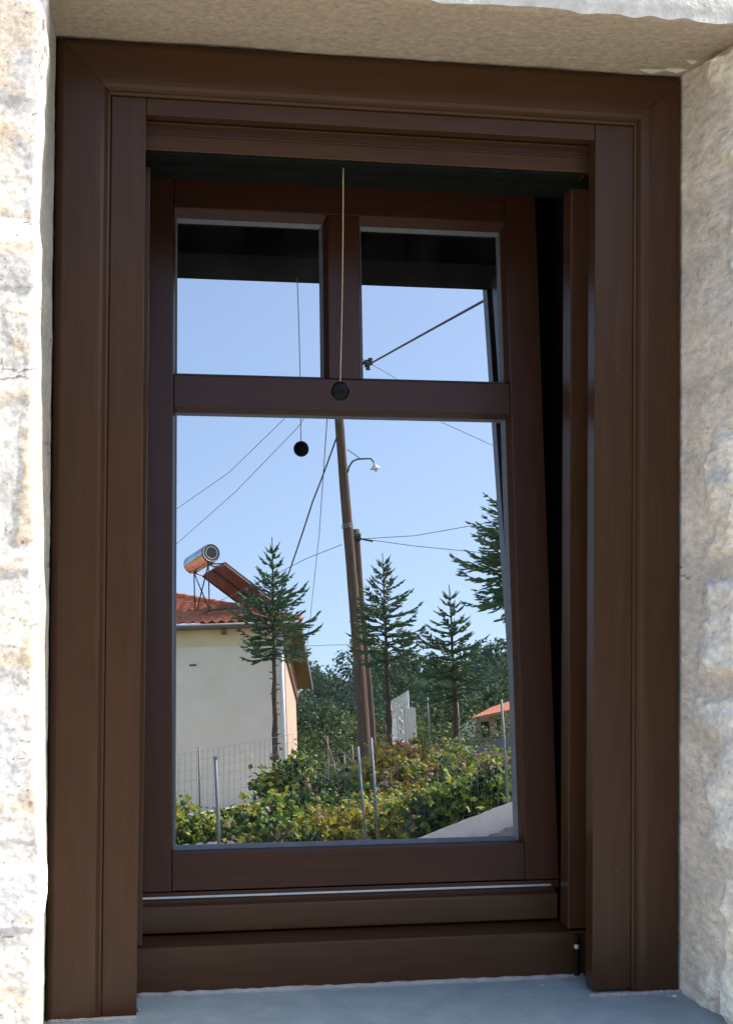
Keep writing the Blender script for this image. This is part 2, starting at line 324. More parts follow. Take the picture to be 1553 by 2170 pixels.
# screen housing behind the head board: stepped face
mb = MB(); pf = [(.0455, 1.2075), (.0455, 1.186), (.0435, 1.1845), (.0435, 1.182), (.0470, 1.180), (.0470, 1.1705), (.0455, 1.1695), (.0470, 1.1685), (.0490, 1.149), (.0500, 1.1478), (.0980, 1.1478), (.0980, 1.2075)]
mb.prism(pf, (.108, 0, 0), (.742, 0, 0), (0, 1, 0), (0, 0, 1)); hs = mb.build('screen_housing', M['wood_h'], win)
mb = MB()
for z_ in (1.1835, 1.1690): mb.tube([(.112, .0440, z_), (.738, .0440, z_)], .0012, 8)
mb.build('bead', M['wood_h'], hs)
bx('underside_shade', (.1175, .0535, 1.1440), (.7335, .0975, 1.1474), 'cavity_shade')  # near-black strip added to darken the underside of the housing
bx('head_frame', (.108, .0995, 1.138), (.757, .165, 1.2075), 'cavity_shade')
# right and left jambs of the fixed frame, sills of the frame
bx('screen_track', (.7575, .0430, .064), (.775, .0985, 1.147), 'wood_v')
bx('screen_track', (.085, .0430, .064), (.1070, .0985, 1.147), 'wood_v')
bx('jamb', (.7300, .0995, .0665), (.785, .136, 1.1375), 'wood_v', bev=.0015)
bx('jamb', (.075, .0995, .0665), (.1255, .136, 1.1375), 'wood_v', bev=.0015)
mb = MB(); pf = [(.0945, .0005), (.0945, .0615), (.0965, .0635), (.0990, .0640), (.165, .0655), (.30, .0655), (.30, .0005)]
mb.prism(pf, (.1075, 0, 0), (.757, 0, 0), (0, 1, 0), (0, 0, 1)); mb.build('bottom_rail', M['wood_h'], win)
mb = MB(); pf = [(.150, .0690), (.1485, .0705), (.1485, .1035), (.1505, .1060), (.172, .1125), (.178, .1125), (.178, .0690)]
mb.prism(pf, (.1260, 0, 0), (.7295, 0, 0), (0, 1, 0), (0, 0, 1)); wb = mb.build('weather_bar', M['wood_h'], win)
mb = MB(); mb.box((.1262, .1685, .1128), (.7260, .1735, .1160)); mb.box((.1262, .1755, .1128), (.7260, .1785, .1185)); mb.build('drip_rail', M['alu'], wb, bevel=.0006)
mb = MB(); mb.tube([(.7395, .088, .004), (.7395, .088, .042)], .0042, 12); mb.tube([(.7395, .088, .048), (.7395, .088, .062)], .0036, 12); hp = mb.build('guide_plug', M['black'], win, smooth=False)
mb = MB(); mb.tube([(.7395, .088, .0422), (.7395, .088, .0478)], .0044, 12); mb.build('plug_ring', M['brass'], hp)
# dark rebate behind the jambs so no light leaks round the tilted sash
mb = MB(); mb.box((.790, .163, .0665), (.80, .60, 1.30)); mb.box((.062, .163, .0665), (.072, .60, 1.30)); mb.box((.0725, .166, 1.29), (.7895, .60, 1.30)); mb.build('rebate', M['cavity_shade'], win)
# --- sash, in its own tilted frame: x, -e (towards viewer), h
sash = empty('sash', SO, None, None, None, win); sash.rotation_euler = (-TILT, 0, 0)
sash['label'] = 'glazed sash divided in one large and two small panes, tipped inwards'
def sb(name, x0, x1, h0, h1, e=.020, mt='sash_v', bev=.0015, back=-.03):
    mb = MB(); mb.box((x0, -e, h0), (x1, -back, h1)); return mb.build(name, M[mt], sash, bevel=bev)
sb('sash_stile', .1270, .1675, -.0805, 1.0035); sb('sash_stile', .6880, .7390, -.0805, 1.0035)
sb('sash_rail', .1681, .6874, -.0800, -.0265, mt='sash_h'); sb('sash_rail', .1681, .6874, .6235, .6730, mt='sash_h'); sb('sash_rail', .1681, .6874, .9345, 1.0035, mt='sash_h')
sb('sash_foot', .1270, .7390, -.0930, -.0820, e=.018, mt='sash_h', bev=.001)
sb('muntin', .4035, .4525, .6737, .9338, mt='sash_v')
def rim(x0, x1, h0, h1, gx0, gx1, gh0, gh1, e0, e1):
    """four mitred sloping strips from the frame edge to the glass"""
    A = [(x0, -e0, h0), (x1, -e0, h0), (x1, -e0, h1), (x0, -e0, h1)]; B = [(gx0, -e1, gh0), (gx1, -e1, gh0), (gx1, -e1, gh1), (gx0, -e1, gh1)]
    Bk = [(p[0], .01, p[2]) for p in B]; Ak = [(p[0], .01, p[2]) for p in A]
    mb = MB(); mb.add(A+B+Bk+Ak, [(i, (i+1) % 4, 4+(i+1) % 4, 4+i) for i in range(4)]+[(4+i, 4+(i+1) % 4, 8+(i+1) % 4, 8+i) for i in range(4)]+[(i, 12+i, 12+(i+1) % 4, (i+1) % 4) for i in range(4)]+[(12+i, 8+i, 8+(i+1) % 4, 12+(i+1) % 4) for i in range(4)])
    return mb
GL = [(.1678, .6877, -.0262, .6232, 'large lower pane'), (.1678, .4032, .6733, .9342, 'upper left pane'), (.4528, .6877, .6733, .9342, 'upper right pane')]
for x0, x1, h0, h1, lb in GL:
    up_ = h0 > .5
    gR = .0105 if up_ else .0112
    bd = rim(x0, x1, h0, h1, x0+.0032, x1-.0055, h0+.0022, h1-(.0115 if up_ else .0050), .0182, .0055).build('glazing_bead', M['sash_h'], sash)
    gk = rim(x0+.0032, x1-.0055, h0+.0022, h1-(.0115 if up_ else .0050), x0+.0064, x1-gR, h0+(.0065 if up_ else .0088), h1-(.0172 if up_ else .0083), .0056, .0012).build('gasket', M['gasket'], sash)
    mb = MB(); mb.box((x0+.001, -.0004, h0+.001), (x1-.001, .022, h1-.001))
    pn = MB(); a, b, c, d = x0+.001, x1-.001, h0+.001, h1-.001
    pn.add([(a, 0, c), (b, 0, c), (b, 0, d), (a, 0, d)], [(0, 1, 2, 3)])
    o = pn.build('pane', M['glass'], sash, fix=False); o['label'] = lb
# room behind
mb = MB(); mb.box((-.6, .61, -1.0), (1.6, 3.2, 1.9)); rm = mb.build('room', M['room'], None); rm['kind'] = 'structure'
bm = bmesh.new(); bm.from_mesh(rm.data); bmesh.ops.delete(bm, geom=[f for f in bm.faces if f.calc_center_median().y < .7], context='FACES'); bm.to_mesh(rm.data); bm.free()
# caulk lines at the foot
mb = MB(); rs = random.Random(3)
def bead_line(x0, x1, y, r):
    n = 60; mb.tube([(x0+(x1-x0)*i/n, y-rs.uniform(0, .001), .0008) for i in range(n+1)], [r*rs.uniform(.8, 1.25) for _ in range(n+1)], 8)
bead_line(.116, .752, .0925, .0042); bead_line(.003, .116, -.001, .003); bead_line(.727, .862, -.001, .0035); bead_line(.118, .1185, .03, .004)
mb.build('caulk_line', M['caulk'], win, smooth=True)
mb = MB(); rs = random.Random(9)
for (x, y, r_) in ((.845, -.018, .0045), (.838, -.014, .002), (.30, .05, .0012), (.52, .02, .0014), (.60, -.03, .001), (.68, .06, .0016), (.23, -.04, .0012), (.77, .03, .0015), (.45, -.05, .0011)):
    n_ = 7; vs = [(x+r_*rs.uniform(.6, 1.2)*math.cos(k/n_*6.28), y+r_*rs.uniform(.6, 1.2)*math.sin(k/n_*6.28), .0003) for k in range(n_)]+[(x, y, r_*.8)]
    mb.add(vs, [(k, (k+1) % n_, n_) for k in range(n_)])
tag(mb.build('mortar_crumb', M['plaster'], None), 'white mortar crumbs scattered on the blue grey sill', 'crumbs', kind='stuff')
# pull chain
cx_, cy_ = .3915, .0775
pc = empty('pull_chain', (cx_, cy_, 1.147), 'thin beaded brass pull chain with round black knob hanging in front of the sash', 'pull chain')
cm = MB(); n = 150; z_top, z_bot = 0, -.3035
ico = bmesh.new(); bmesh.ops.create_icosphere(ico, subdivisions=1, radius=1); iv = [v.co.copy() for v in ico.verts]; fi = [[v.index for v in f.verts] for f in ico.faces]; ico.free()
for i in range(n):
    q = i/(n-1); z_ = z_top+(z_bot-z_top)*q; dx = .0012*math.sin(q*3.0)-.002*q
    cm.add([(v.x*.00112+dx, v.y*.00112, v.z*.00095+z_) for v in iv], fi)
cm.tube([(.0012*math.sin(q*3)-.002*q, 0, z_top+(z_bot-z_top)*q) for q in [i/20 for i in range(21)]], .0004, 5)
cm.build('bead_chain', M['brass'], pc, smooth=True)
km = MB(); prof_k = [(0, -.0055), (.0085, -.0050), (.0118, -.0036), (.0129, 0), (.0122, .0035), (.0104, .0048), (.0096, .0040), (0, .0038)]
kc = (-.0018, 0, z_bot-.0128); nk = 40; vs = []
for (r_, y_) in prof_k:
    for k in range(nk):
        a = 2*math.pi*k/nk; vs.append((kc[0]+r_*math.cos(a), y_, kc[2]+r_*math.sin(a)*1.06))
km.add(vs, [(i*nk+j, i*nk+(j+1) % nk, (i+1)*nk+(j+1) % nk, (i+1)*nk+j) for i in range(len(prof_k)-1) for j in range(nk)])
kb = km.build('knob', M['knob'], pc, smooth=True); kb.rotation_euler = (0, 0, 0)

# ================================================================== WHAT THE PANES REFLECT
# ---- ground
def el2z(py, D, px=700):
    return at(px, py, D).z
rows = [(0, -.93, -.93), (8.2, -.9, -.6), (9.7, -.8, -.5)]
for D, pl, pr_ in ((10.35, 1850, 1755), (14, 1815, 1715), (20, 1740, 1625), (26, 1730, 1625), (34, 1735, 1604), (45, 1640, 1592), (75, 1580, 1566), (120, 1545, 1520), (200, 1490, 1470), (330, 1470, 1450)):
    rows.append((D, el2z(pl, D, 430), el2z(pr_, D, 1000)))
rows += [(600, rows[-1][1]+12, rows[-1][2]+14), (3000, rows[-1][1]+20, rows[-1][2]+20)]
rD = [r[0] for r in rows]; rL = [r[1] for r in rows]; rR = [r[2] for r in rows]
azL = math.atan2(at(430, 1600, 20).x, -at(430, 1600, 20).y); azR = math.atan2(at(1000, 1600, 20).x, -at(1000, 1600, 20).y)
def gz(x, y):
    D = max(0, -y*1.0); D = math.hypot(x, y) if y < 0 else 0
    a = np.interp(D, rD, rL); b = np.interp(D, rD, rR); t_ = (math.atan2(x, max(-y, .01))-azL)/(azR-azL); t_ = min(1.6, max(-1.2, t_)) if D > 9.5 else .5
    return float(a+(b-a)*t_)
sx = np.concatenate([-np.geomspace(1500, 14, 22), np.linspace(-13, 30, 70), np.geomspace(32, 1500, 24)])
sy = np.concatenate([np.linspace(60, .36, 6), -np.linspace(.1, 8.2, 14), -np.linspace(8.6, 60, 110), -np.geomspace(62, 2500, 34)])
gm = MB(); nx, ny = len(sx), len(sy)
for y in sy:
    for x in sx:
        z_ = gz(x, y) if y < 0 else -.93
        if y < -9: z_ += -.02+.05*float(vnoise([[x*1.1, y*1.1, 0]], 2)[0])
        gm.v.append((x, y, z_))
gm.f = [(j*nx+i, j*nx+i+1, (j+1)*nx+i+1, (j+1)*nx+i) for j in range(ny-1) for i in range(nx-1)]
M['soil'] = mat('dry_garden_soil', (.20,.19,.10), rough=.95, spec=.1, nscale=1.3, c2=(.085,.125,.04), bump=.6, bscale=6, bdist=.05)
yd = MB(); nyd = 14
for j in range(nyd):
    for i in range(nyd):
        p = at(220+(640-220)*i/(nyd-1), 1700, 21.5+13*j/(nyd-1)); yd.v.append((p.x, p.y, gz(p.x, p.y)+.12))
yd.f = [(j*nyd+i, j*nyd+i+1, (j+1)*nyd+i+1, (j+1)*nyd+i) for j in range(nyd-1) for i in range(nyd-1)]
M['yard'] = mat('pale_concrete_yard', (.55,.50,.46), rough=.95, spec=.1, nscale=1.2, namt=.2)
yo = yd.build('yard_path', M['yard'], None, smooth=True); yo['kind'] = 'structure'
M['road'] = mat('pale_road', (.34,.32,.29), rough=.95, spec=.1, nscale=2, namt=.3)
gr_ = gm.build('ground', M['soil'], None, smooth=True); gr_['kind'] = 'structure'
rd = MB()
xs_ = np.linspace(-30, 40, 30)
for y in (-.15, -2, -4, -6, -8.0):
    for x in xs_: rd.v.append((x, y if y < -1 else YF-.0, gz(x, y)+.006))
rd.f = [(j*30+i, j*30+i+1, (j+1)*30+i+1, (j+1)*30+i) for j in range(4) for i in range(29)]
ro = rd.build('road', M['road'], None); ro['kind'] = 'structure'

# ---- materials outside
M['bark'] = mat('brown_bark', (.16,.11,.08), rough=.9, spec=.1, nscale=6, namt=.5, bump=.8, bscale=20, bdist=.02, stretch=(3, 3, .6))
M['pole'] = mat('weathered_pole_timber', (.17,.105,.08), rough=.85, spec=.2, nscale=5, c2=(.085,.06,.05), bump=.6, bscale=18, bdist=.01, stretch=(5, 5, .35))
M['needle'] = mat('spruce_needles', attr='col', rough=.7, spec=.25, nscale=4, namt=.3)
M['leafm'] = mat('leaf_foliage', attr='col', rough=.6, spec=.3, nscale=3, namt=.2)
M['forestm'] = mat('forest_foliage', attr='col', rough=.85, spec=.1, nscale=.2, namt=.25)
for k_ in ('leafm', 'forestm'):     # thin leaves let some light through
    t = M[k_].node_tree; b = t.nodes['Principled BSDF']; tl = t.nodes.new('ShaderNodeBsdfTranslucent'); mx = t.nodes.new('ShaderNodeMixShader'); mx.inputs[0].default_value = .3
    src = b.inputs['Base Color'].links[0].from_socket; t.links.new(src, tl.inputs[0]); t.links.new(b.outputs[0], mx.inputs[1]); t.links.new(tl.outputs[0], mx.inputs[2]); t.links.new(mx.outputs[0], t.nodes['Material Output'].inputs[0])
M['galv'] = mat('galvanised_steel', (.20,.225,.25), rough=.6, metal=.0, nscale=10, namt=.25)
M['wire'] = mat('dark_cable', (.03,.03,.035), rough=.6, nscale=5, namt=.2)
M['wire2'] = mat('thin_grey_wire', (.10,.11,.13), rough=.6, nscale=5, namt=.2)
M['render'] = mat('grey_cement_render', (.85,.755,.63), rough=.95, spec=.1, nscale=1.2, c2=(.77,.685,.57), bump=.3, bscale=20, bdist=.01)
M['cream'] = mat('cream_band_paint', (.78,.66,.42), rough=.95, spec=.1, nscale=2, namt=.12)
M['peach'] = mat('peach_wall_paint', (.66,.48,.38), rough=.95, spec=.1, nscale=2, namt=.12)
M['tile'] = mat('terracotta_tiles', (.60,.25,.15), rough=.85, spec=.15, nscale=5, c2=(.42,.16,.095), bump=.3, bscale=10, bdist=.01)
M['soffit'] = mat('timber_soffit', (.26,.115,.045), rough=.7, nscale=4, namt=.35, stretch=(1, 6, 1))
M['gutter'] = mat('grey_gutter_metal', (.12,.125,.135), rough=.6, metal=.0, nscale=5, namt=.2)
M['white'] = mat('white_paint', (.72,.73,.74), rough=.5, nscale=10, namt=.15)
M['steel'] = mat('polished_tank_steel', (.62,.63,.64), rough=.16, metal=1, nscale=3, namt=.15)
M['capgrey'] = mat('grey_tank_cap', (.10,.12,.13), rough=.45, nscale=5, namt=.3)
M['rust'] = mat('rusty_red_sheet', (.22,.085,.06), rough=.6, nscale=2.5, c2=(.11,.045,.04))
M['darkmetal'] = mat('dark_frame_steel', (.05,.055,.065), rough=.5, metal=.4, nscale=5, namt=.2)
M['concrete'] = mat('pale_whitewashed_concrete', (.84,.74,.68), rough=.95, spec=.1, nscale=5, c2=(.70,.61,.56), bump=.8, bscale=25, bdist=.02)
M['greywall'] = mat('grey_concrete', (.26,.25,.245), rough=.95, spec=.1, nscale=3, namt=.25, bump=.6, bscale=12, bdist=.03)
M['stake'] = mat('bleached_stake_wood', (.34,.27,.21), rough=.9, nscale=8, namt=.4)

# ---- poles, lamp, cables
def pole(name, pts, rad, label, cat, mt='pole', wob=.012, parts=None):
    base = Vector(pts[0]); o = empty(name, base, label, cat); a, b = Vector(pts[0]), Vector(pts[-1]); n = 26; P = []; Rr = []
    rs = random.Random(len(name)+int(rad[0]*100))
    for i in range(n):
        q = i/(n-1); P.append(a.lerp(b, q)+Vector((math.sin(q*5.2)*wob*2, math.sin(q*7+1)*wob, 0))-base); Rr.append((rad[0]*(1-q)+rad[1]*q)*rs.uniform(.96, 1.04))
    mb = MB(); mb.tube(P, Rr, 14); mb.build('shaft', M[mt], o, smooth=True); return o
pb = at(776, 1665, 24); pt = at(713, 752, 24)
up1 = pole('utility_pole', [pb, pt], (.112, .078), 'tall leaning timber utility pole with insulators, reflected in the middle of the pane', 'utility pole')
mb = MB(); c = at(716, 775, 24)-pb; dv = (at(790, 768, 23.9)-pb)
mb.tube([c, dv], .035, 6); 
for px, py in ((778, 772), (786, 768), (781, 778)):
    q = at(px, py, 23.9)-pb; mb.tube([q-Vector((0, 0, .05)), q, q+Vector((0, 0, .07))], [.05, .035, .05], 8)
mb.build('insulator_bracket', M['darkmetal'], up1)
mb = MB(); q = at(739, 1118, 23.85)-pb
for k in range(3): mb.tube([q+Vector((-.11, -.06, .03*k)), q+Vector((0, .1, .03*k)), q+Vector((.11, -.06, .03*k+.01))], .008, 5)
mb.build('wire_loop', M['galv'], up1)
b2 = at(791, 1640, 27); t2 = at(757, 1123, 27)
up2 = pole('bracing_pole', [b2, t2], (.07, .075), 'shorter dark timber pole standing right behind the tall utility pole', 'utility pole', wob=.01)
mb = MB(); mb.tube([at(750, 1138, 26.9)-b2, at(766, 1138, 26.9)-b2], .08, 8); mb.tube([at(762, 1141, 26.9)-b2, at(790, 1147, 26.7)-b2], .02, 6); mb.build('clamp', M['darkmetal'], up2)
# street lamp on the pole
lb = at(740, 1003, 23.9); lamp = empty('street_lamp', lb, 'small street lamp on a curved arm clamped to the tall timber pole', 'street lamp')
pts = [at(x, y, 23.85)-lb for x, y in ((738, 1000), (741, 988), (748, 977), (758, 972), (775, 971), (787, 971), (793, 977), (795, 985))]
mb = MB(); mb.tube(pts, .016, 8); mb.build('arm', M['darkmetal'], lamp, smooth=True)
mb = MB(); mb.tube([at(737, 951, 23.85)-lb, at(768, 973, 23.85)-lb], .010, 6); mb.build('strut', M['galv'], lamp)
sc_ = at(797, 992, 23.85)-lb; ax = (Vector((-.25, .2, 1))).normalized(); mb = MB()
mb.tube([sc_-ax*.005, sc_+ax*.03, sc_+ax*.06, sc_+ax*.085, sc_+ax*.13], [.11, .075, .03, .022, .022], 20, cap=False); mb.build('lamp_shade', M['white'], lamp, smooth=True)
mb = MB(); mb.tube([sc_+ax*.04, sc_+ax*.0, sc_-ax*.045, sc_-ax*.06], [.02, .032, .028, .008], 12); mb.build('bulb', M['white'], lamp, smooth=True)
def cable(name, pts, r, label, mt='wire', sag=0):
    P = [Vector(p) for p in pts]; base = P[0]; out = []
    for i in range(len(P)-1):
        n = 24
        for k in range(n+(i == len(P)-2)):
            q = k/n; p = P[i].lerp(P[i+1], q); p.z -= sag*4*q*(1-q); out.append(p-base)
    o = bpy.data.objects.new(name, None); mb = MB(); mb.tube(out, r, 6)
    c = mb.build(name, M[mt], None, smooth=True); c.location = base; tag(c, label, 'cable'); return c
cable('cable', [at(788, 770, 24), at(1045, 627, 14), at(1200, 540, 11)], .017, 'thick black cable rising to the right from the pole top in the upper right pane', sag=.0)
cable('cable', [at(716, 922, 24), at(664, 1062, 26), at(612, 1218, 29), at(560, 1330, 33)], .016, 'thick black cable dropping from the tall pole towards the tiled house', sag=.02)
cable('cable', [at(700, 780, 24), at(600, 890, 27), at(485, 1000, 31), at(372, 1078, 36), at(250, 1155, 40)], .007, 'upper thin wire slanting down to the left in the sky', 'wire2')
cable('cable', [at(713, 790, 24), at(632, 905, 27), at(500, 1040, 31), at(372, 1153, 36), at(250, 1250, 40)], .007, 'lower thin wire slanting down to the left in the sky', 'wire2')
cable('cable', [at(700, 800, 24), at(694, 893, 26), at(678, 1130, 40), at(655, 1345, 60), at(642, 1450, 75)], .010, 'thin nearly upright wire left of the tall pole', 'wire2')
cable('cable', [at(745, 748, 24), at(840, 802, 23), at(938, 895, 22), at(1070, 955, 21), at(1200, 1010, 20)], .005, 'thin wire running down to the right from the pole top', 'wire2')
cable('cable', [at(765, 1142, 27), at(880, 1135, 27), at(1010, 1111, 27), at(1150, 1080, 27)], .007, 'thin wire rising to the right from the shorter pole to the large spruce', 'wire2')
cable('cable', [at(770, 1142, 27), at(880, 1157, 27), at(1005, 1169, 27), at(1150, 1185, 27)], .007, 'thin wire sinking to the right from the shorter pole to the large spruce', 'wire2')
cable('cable', [at(640, 1370, 50), at(700, 1367, 50), at(750, 1366, 50)], .009, 'short level wire between the tiled house and the poles', 'wire2')
cable('cable', [at(726, 1154, 24.1), at(652, 1183, 27), at(560, 1230, 31), at(470, 1272, 34), at(405, 1310, 35.2)], .007, 'pale thin wire dropping from the tall pole to the house roof', 'galv')

# ---- spruces
def spruce(px, pbase, ptop, D, pcrown, halfw, label, seed, lean=0, whorls=13, sparse=1.0, up_tip=.35, nb=7, onlyleft=False):
    rs = random.Random(seed); base = at(px, pbase, D); top = at(px+lean, ptop, D); base.z = min(base.z, gz(base.x, base.y)+.02)
    top.x += 0; hgt = top.z-base.z; zc = at(px, pcrown, D).z-base.z; rad = halfw*D/FPX
    rad *= 1.08
    o = empty('spruce_tree', base, label, 'tree', 'young spruces behind the vines')
    tx = top-base; ax = lambda z_: Vector((tx.x*z_/hgt, tx.y*z_/hgt, z_))
    mb = MB(); n = 22; tr_ = .047*D/18
    mb.tube([ax(hgt*i/(n-1)*1.0)+Vector((rs.uniform(-.006, .006), 0, 0)) for i in range(n)], [max(.006, tr_*(1-i/(n-1))**.8*(1+.25*rs.random()*(i % 3 == 0))) for i in range(n)], 9)
    z_ = .35
    while z_ < zc:      # dead stubs on the bare stem
        a = rs.uniform(0, 6.28); p = ax(z_); mb.tube([p, p+Vector((math.cos(a), math.sin(a), .2))*rs.uniform(.05, .09)], [.012, .006], 5); z_ += rs.uniform(.05, .12)
    mb.build('trunk', M['bark'], o, smooth=True)
    cr = MB(); greens = [(.095,.165,.105), (.105,.19,.10), (.075,.14,.095), (.135,.21,.10)]
    def twig(p, d, L, r, col):
        d = d.normalized(); q = p+d*L; cr.tube([p, p+d*L*.5+Vector((0, 0, -.004)), q], [r*.8, r, r*.25], 5, cap=False, col=col)
        s_ = d.cross(Vector((0, 0, 1)));
        if s_.length < .1: s_ = Vector((1, 0, 0))
        s_.normalize(); u_ = s_.cross(d)
        k = int(L/.017)
        for i in range(k):
            c0 = p+d*(L*(i+.5)/k); a = rs.uniform(0, 6.28); nd = (s_*math.cos(a)+u_*math.sin(a))*rs.uniform(.8, 1.25)*r*2.2+d*r*1.6; wv = d*.0035
            cr.add([c0-wv, c0+wv, c0+nd], [(0, 1, 2)], (col[0]*1.1, col[1]*1.1, col[2]*1.05))
    def branch(p, az, el, L, col):
        d0 = Vector((math.cos(az)*math.cos(el), math.sin(az)*math.cos(el), math.sin(el))); n = max(4, int(L/.072)); q = p.copy(); d = d0.copy(); pts = [q.copy()]
        for i in range(n):
            f_ = i/n; d = (d0+Vector((0, 0, -.28*math.sin(f_*2.6)+up_tip*f_*f_*2.0))).normalized(); q = q+d*(L/n); pts.append(q.copy())
            if f_ > .12:
                sd = d.cross(Vector((0, 0, 1))).normalized(); tl = L*.36*(1-f_)**.7*rs.uniform(.55, 1.2)+.03
                for s_ in (-1, 1):
                    dd = d*1.0+sd*s_*rs.uniform(.5, .9)+Vector((0, 0, rs.uniform(-.40, .15))); twig(q, dd, tl, .0135*D/18, col)
                    if tl > .13:
                        for h_ in (.45, .75):
                            pp = q+dd.normalized()*tl*h_; twig(pp, d*.9+sd*s_*.2+Vector((0, 0, rs.uniform(-.3, .1))), tl*.42, .012*D/18, col)
        cr.tube(pts, [.011*D/18*(1-.6*i/n) for i in range(n+1)], 5, col=(.05,.055,.03)); twig(pts[-1], pts[-1]-pts[-2], .07*D/18+.03, .009*D/18, col)
    zs = [zc+(hgt-zc)*(i/(whorls-1))**1.0*.87 for i in range(whorls)]
    for i, z0 in enumerate(zs):
        q = i/(whorls-1); L = rad*float(np.interp(q, [0, .12, .3, .5, .7, .85, 1], [.85, 1.05, 1.0, .78, .50, .30, .17]))
        ne = nb if q < .7 else (5 if q < .86 else 4)
        for k in range(ne):
            az = 2*math.pi*(k+rs.uniform(-.3, .3))/ne+i*1.1; LL = L*rs.uniform(.6, 1.15)*sparse
            branch(ax(z0+rs.uniform(-.03, .03)), az, R_(2+34*q+rs.uniform(-9, 12)), LL, rs.choice(greens))
    twig(ax(hgt*.87), Vector((0, 0, 1)), hgt*.13, .006, greens[0])
    cr.build('crown', M['needle'], o, fix=False)
    return o
spruce(583, 1668, 1138, 18, 1392, 92, 'young spruce with bare stem in front of the grey house wall', 3, lean=-5, whorls=13, up_tip=.5, nb=8)
spruce(824, 1600, 1172, 19, 1402, 88, 'young spruce just right of the tall timber pole', 8, lean=-12, whorls=12, up_tip=.4)
spruce(967, 1610, 1238, 19, 1478, 88, 'lowest young spruce, in front of the dark wood near the gate', 15, lean=-16, whorls=12, nb=8)
spruce(1112, 1560, 935, 16, 1278, 140, 'large dark spruce cut off by the right edge of the pane', 21, lean=-12, whorls=17, up_tip=.3, nb=9)

# ---- fence posts and wire mesh
def post(p1, p0, D, wpx, label, name='fence_post', mt='galv', cap_=False, bury=.3, group='steel fence posts'):
    a = at(*p0, D); b = at(*p1, D); r = wpx*D/FPX/2; d = (a-b).normalized(); a = a+d*bury
    o = empty(name, a, label, 'post', group); mb = MB(); mb.tube([(0, 0, 0), b-a], r, 10); mb.build('shaft', M[mt], o, smooth=True)
    if cap_:
        mb = MB(); mb.tube([b-a, b-a+Vector((0, 0, .02))], r*1.35, 10); mb.build('cap', M[mt], o)
    return o
post((457, 1609), (465, 1795), 10.9, 9, 'thick galvanised post with flat cap standing before the grey house wall', cap_=True)
post((422, 1584), (424, 1702), 17, 4.6, 'thin dark grey post left of the capped one')
post((757, 1582), (775, 1800), 10.9, 7, 'left one of the two steel posts below the timber poles')
post((785, 1563), (801, 1800), 10.9, 7, 'right one of the two steel posts below the timber poles')
post((1061, 1481), (1077, 1703), 10.06, 6.2, 'tall steel post at the right edge standing on the whitewashed wall', bury=.05)
post((903, 1466), (909, 1575), 24, 3.2, 'thin pale post right of the white gate')
post((967, 1486), (974, 1600), 24, 3.2, 'thin pale post close behind the lowest spruce')
post((1077, 1414), (1083, 1520), 24, 3.2, 'thin pale post at the right edge above the small far house')
for i, (a, b, wpx) in enumerate((((688, 1562), (712, 1632), 3.2), ((693, 1560), (696, 1665), 3.0), ((728, 1600), (731, 1645), 4.5), ((745, 1578), (749, 1640), 4), ((707, 1618), (709, 1650), 4), ((668, 1628), (669, 1655), 3))):
    post(a, b, 25, wpx, ['pale wooden stake leaning over against the green bushes', 'thin upright stake touching the leaning one', 'short broad stake on the grey wall left of the timber pole', 'taller stake close to the foot of the timber pole', 'short pale stake below the leaning one', 'shortest stake, farthest left on the grey wall'][i], 'wooden_stake', 'stake', group='wooden stakes by the grey wall')
for i, (a, b, wpx) in enumerate((((511, 1722), (512, 1800), 3.2), ((911, 1648), (914, 1700), 4), ((817, 1535), (819, 1590), 5))):
    post(a, b, (13.5, 15, 31)[i], wpx, ['thin wooden stake among the vines beside the capped steel post', 'wooden vine stake in the middle of the vines', 'squat pale post left of the white gate'][i], 'vine_stake', 'stake', group='stakes among the vines')
def mesh_fence(tl, tr_, bl, br, D0, D1, nxw, nzw, r, label):
    a, b, c, d = at(*tl, D0), at(*tr_, D1), at(*bl, D0), at(*br, D1); o = empty('wire_fence', c, label, 'fence'); mb = MB(); rs = random.Random(4)
    for i in range(nxw+1):
        q = i/nxw; p0 = c.lerp(d, q)-c; p1 = a.lerp(b, q)-c; mb.tube([p0, p0.lerp(p1, .5)+Vector((rs.uniform(-.01, .01), 0, 0)), p1], r, 4, cap=False)
    for j in range(nzw+1):
        q = j/nzw; p0 = c.lerp(a, q)-c; p1 = d.lerp(b, q)-c; mb.tube([p0, p0.lerp(p1, .3)-Vector((0, 0, .012)), p0.lerp(p1, .7)-Vector((0, 0, .012)), p1], r*(1.35 if j % 3 == 0 else 1.0), 4, cap=False)
    mb.build('wire_mesh', M['wire2'], o); return o
mesh_fence((330, 1606), (620, 1556), (330, 1790), (620, 1715), 14.5, 17, 26, 9, .0017, 'rusty square wire mesh fence before the grey house wall')
mesh_fence((620, 1612), (1100, 1560), (620, 1810), (1100, 1700), 10.95, 10.2, 34, 5, .0015, 'thin wire fence running through the vines between the steel posts')

# ---- low walls
def wall_strip(name, top, D, hgt, thick, mt, label, jag=.012):
    P = [at(x, y, d) for (x, y), d in zip(top, D)]; base = P[0].copy(); o = empty(name, base, label, 'low wall'); mb = MB(); vs = []; n = 0; pts = []
    for i in range(len(P)-1):
        for k in range(12): pts.append(P[i].lerp(P[i+1], k/12))
    pts.append(P[-1]); rs = random.Random(6)
    for p in pts:
        j = rs.uniform(-jag, jag); q = p-base; q.z += j; back = Vector((.0, -thick, 0)); vs += [q-Vector((0, 0, hgt)), q, q+back, q+back-Vector((0, 0, hgt))]
    fs = [(4*i+k, 4*i+4+k, 4*i+4+(k+1) % 4, 4*i+(k+1) % 4) for i in range(len(pts)-1) for k in range(4)]+[(0, 1, 2, 3), tuple(4*(len(pts)-1)+k for k in (3, 2, 1, 0))]
    mb.add(vs, fs); mb.build('wall_body', M[mt], o); return o
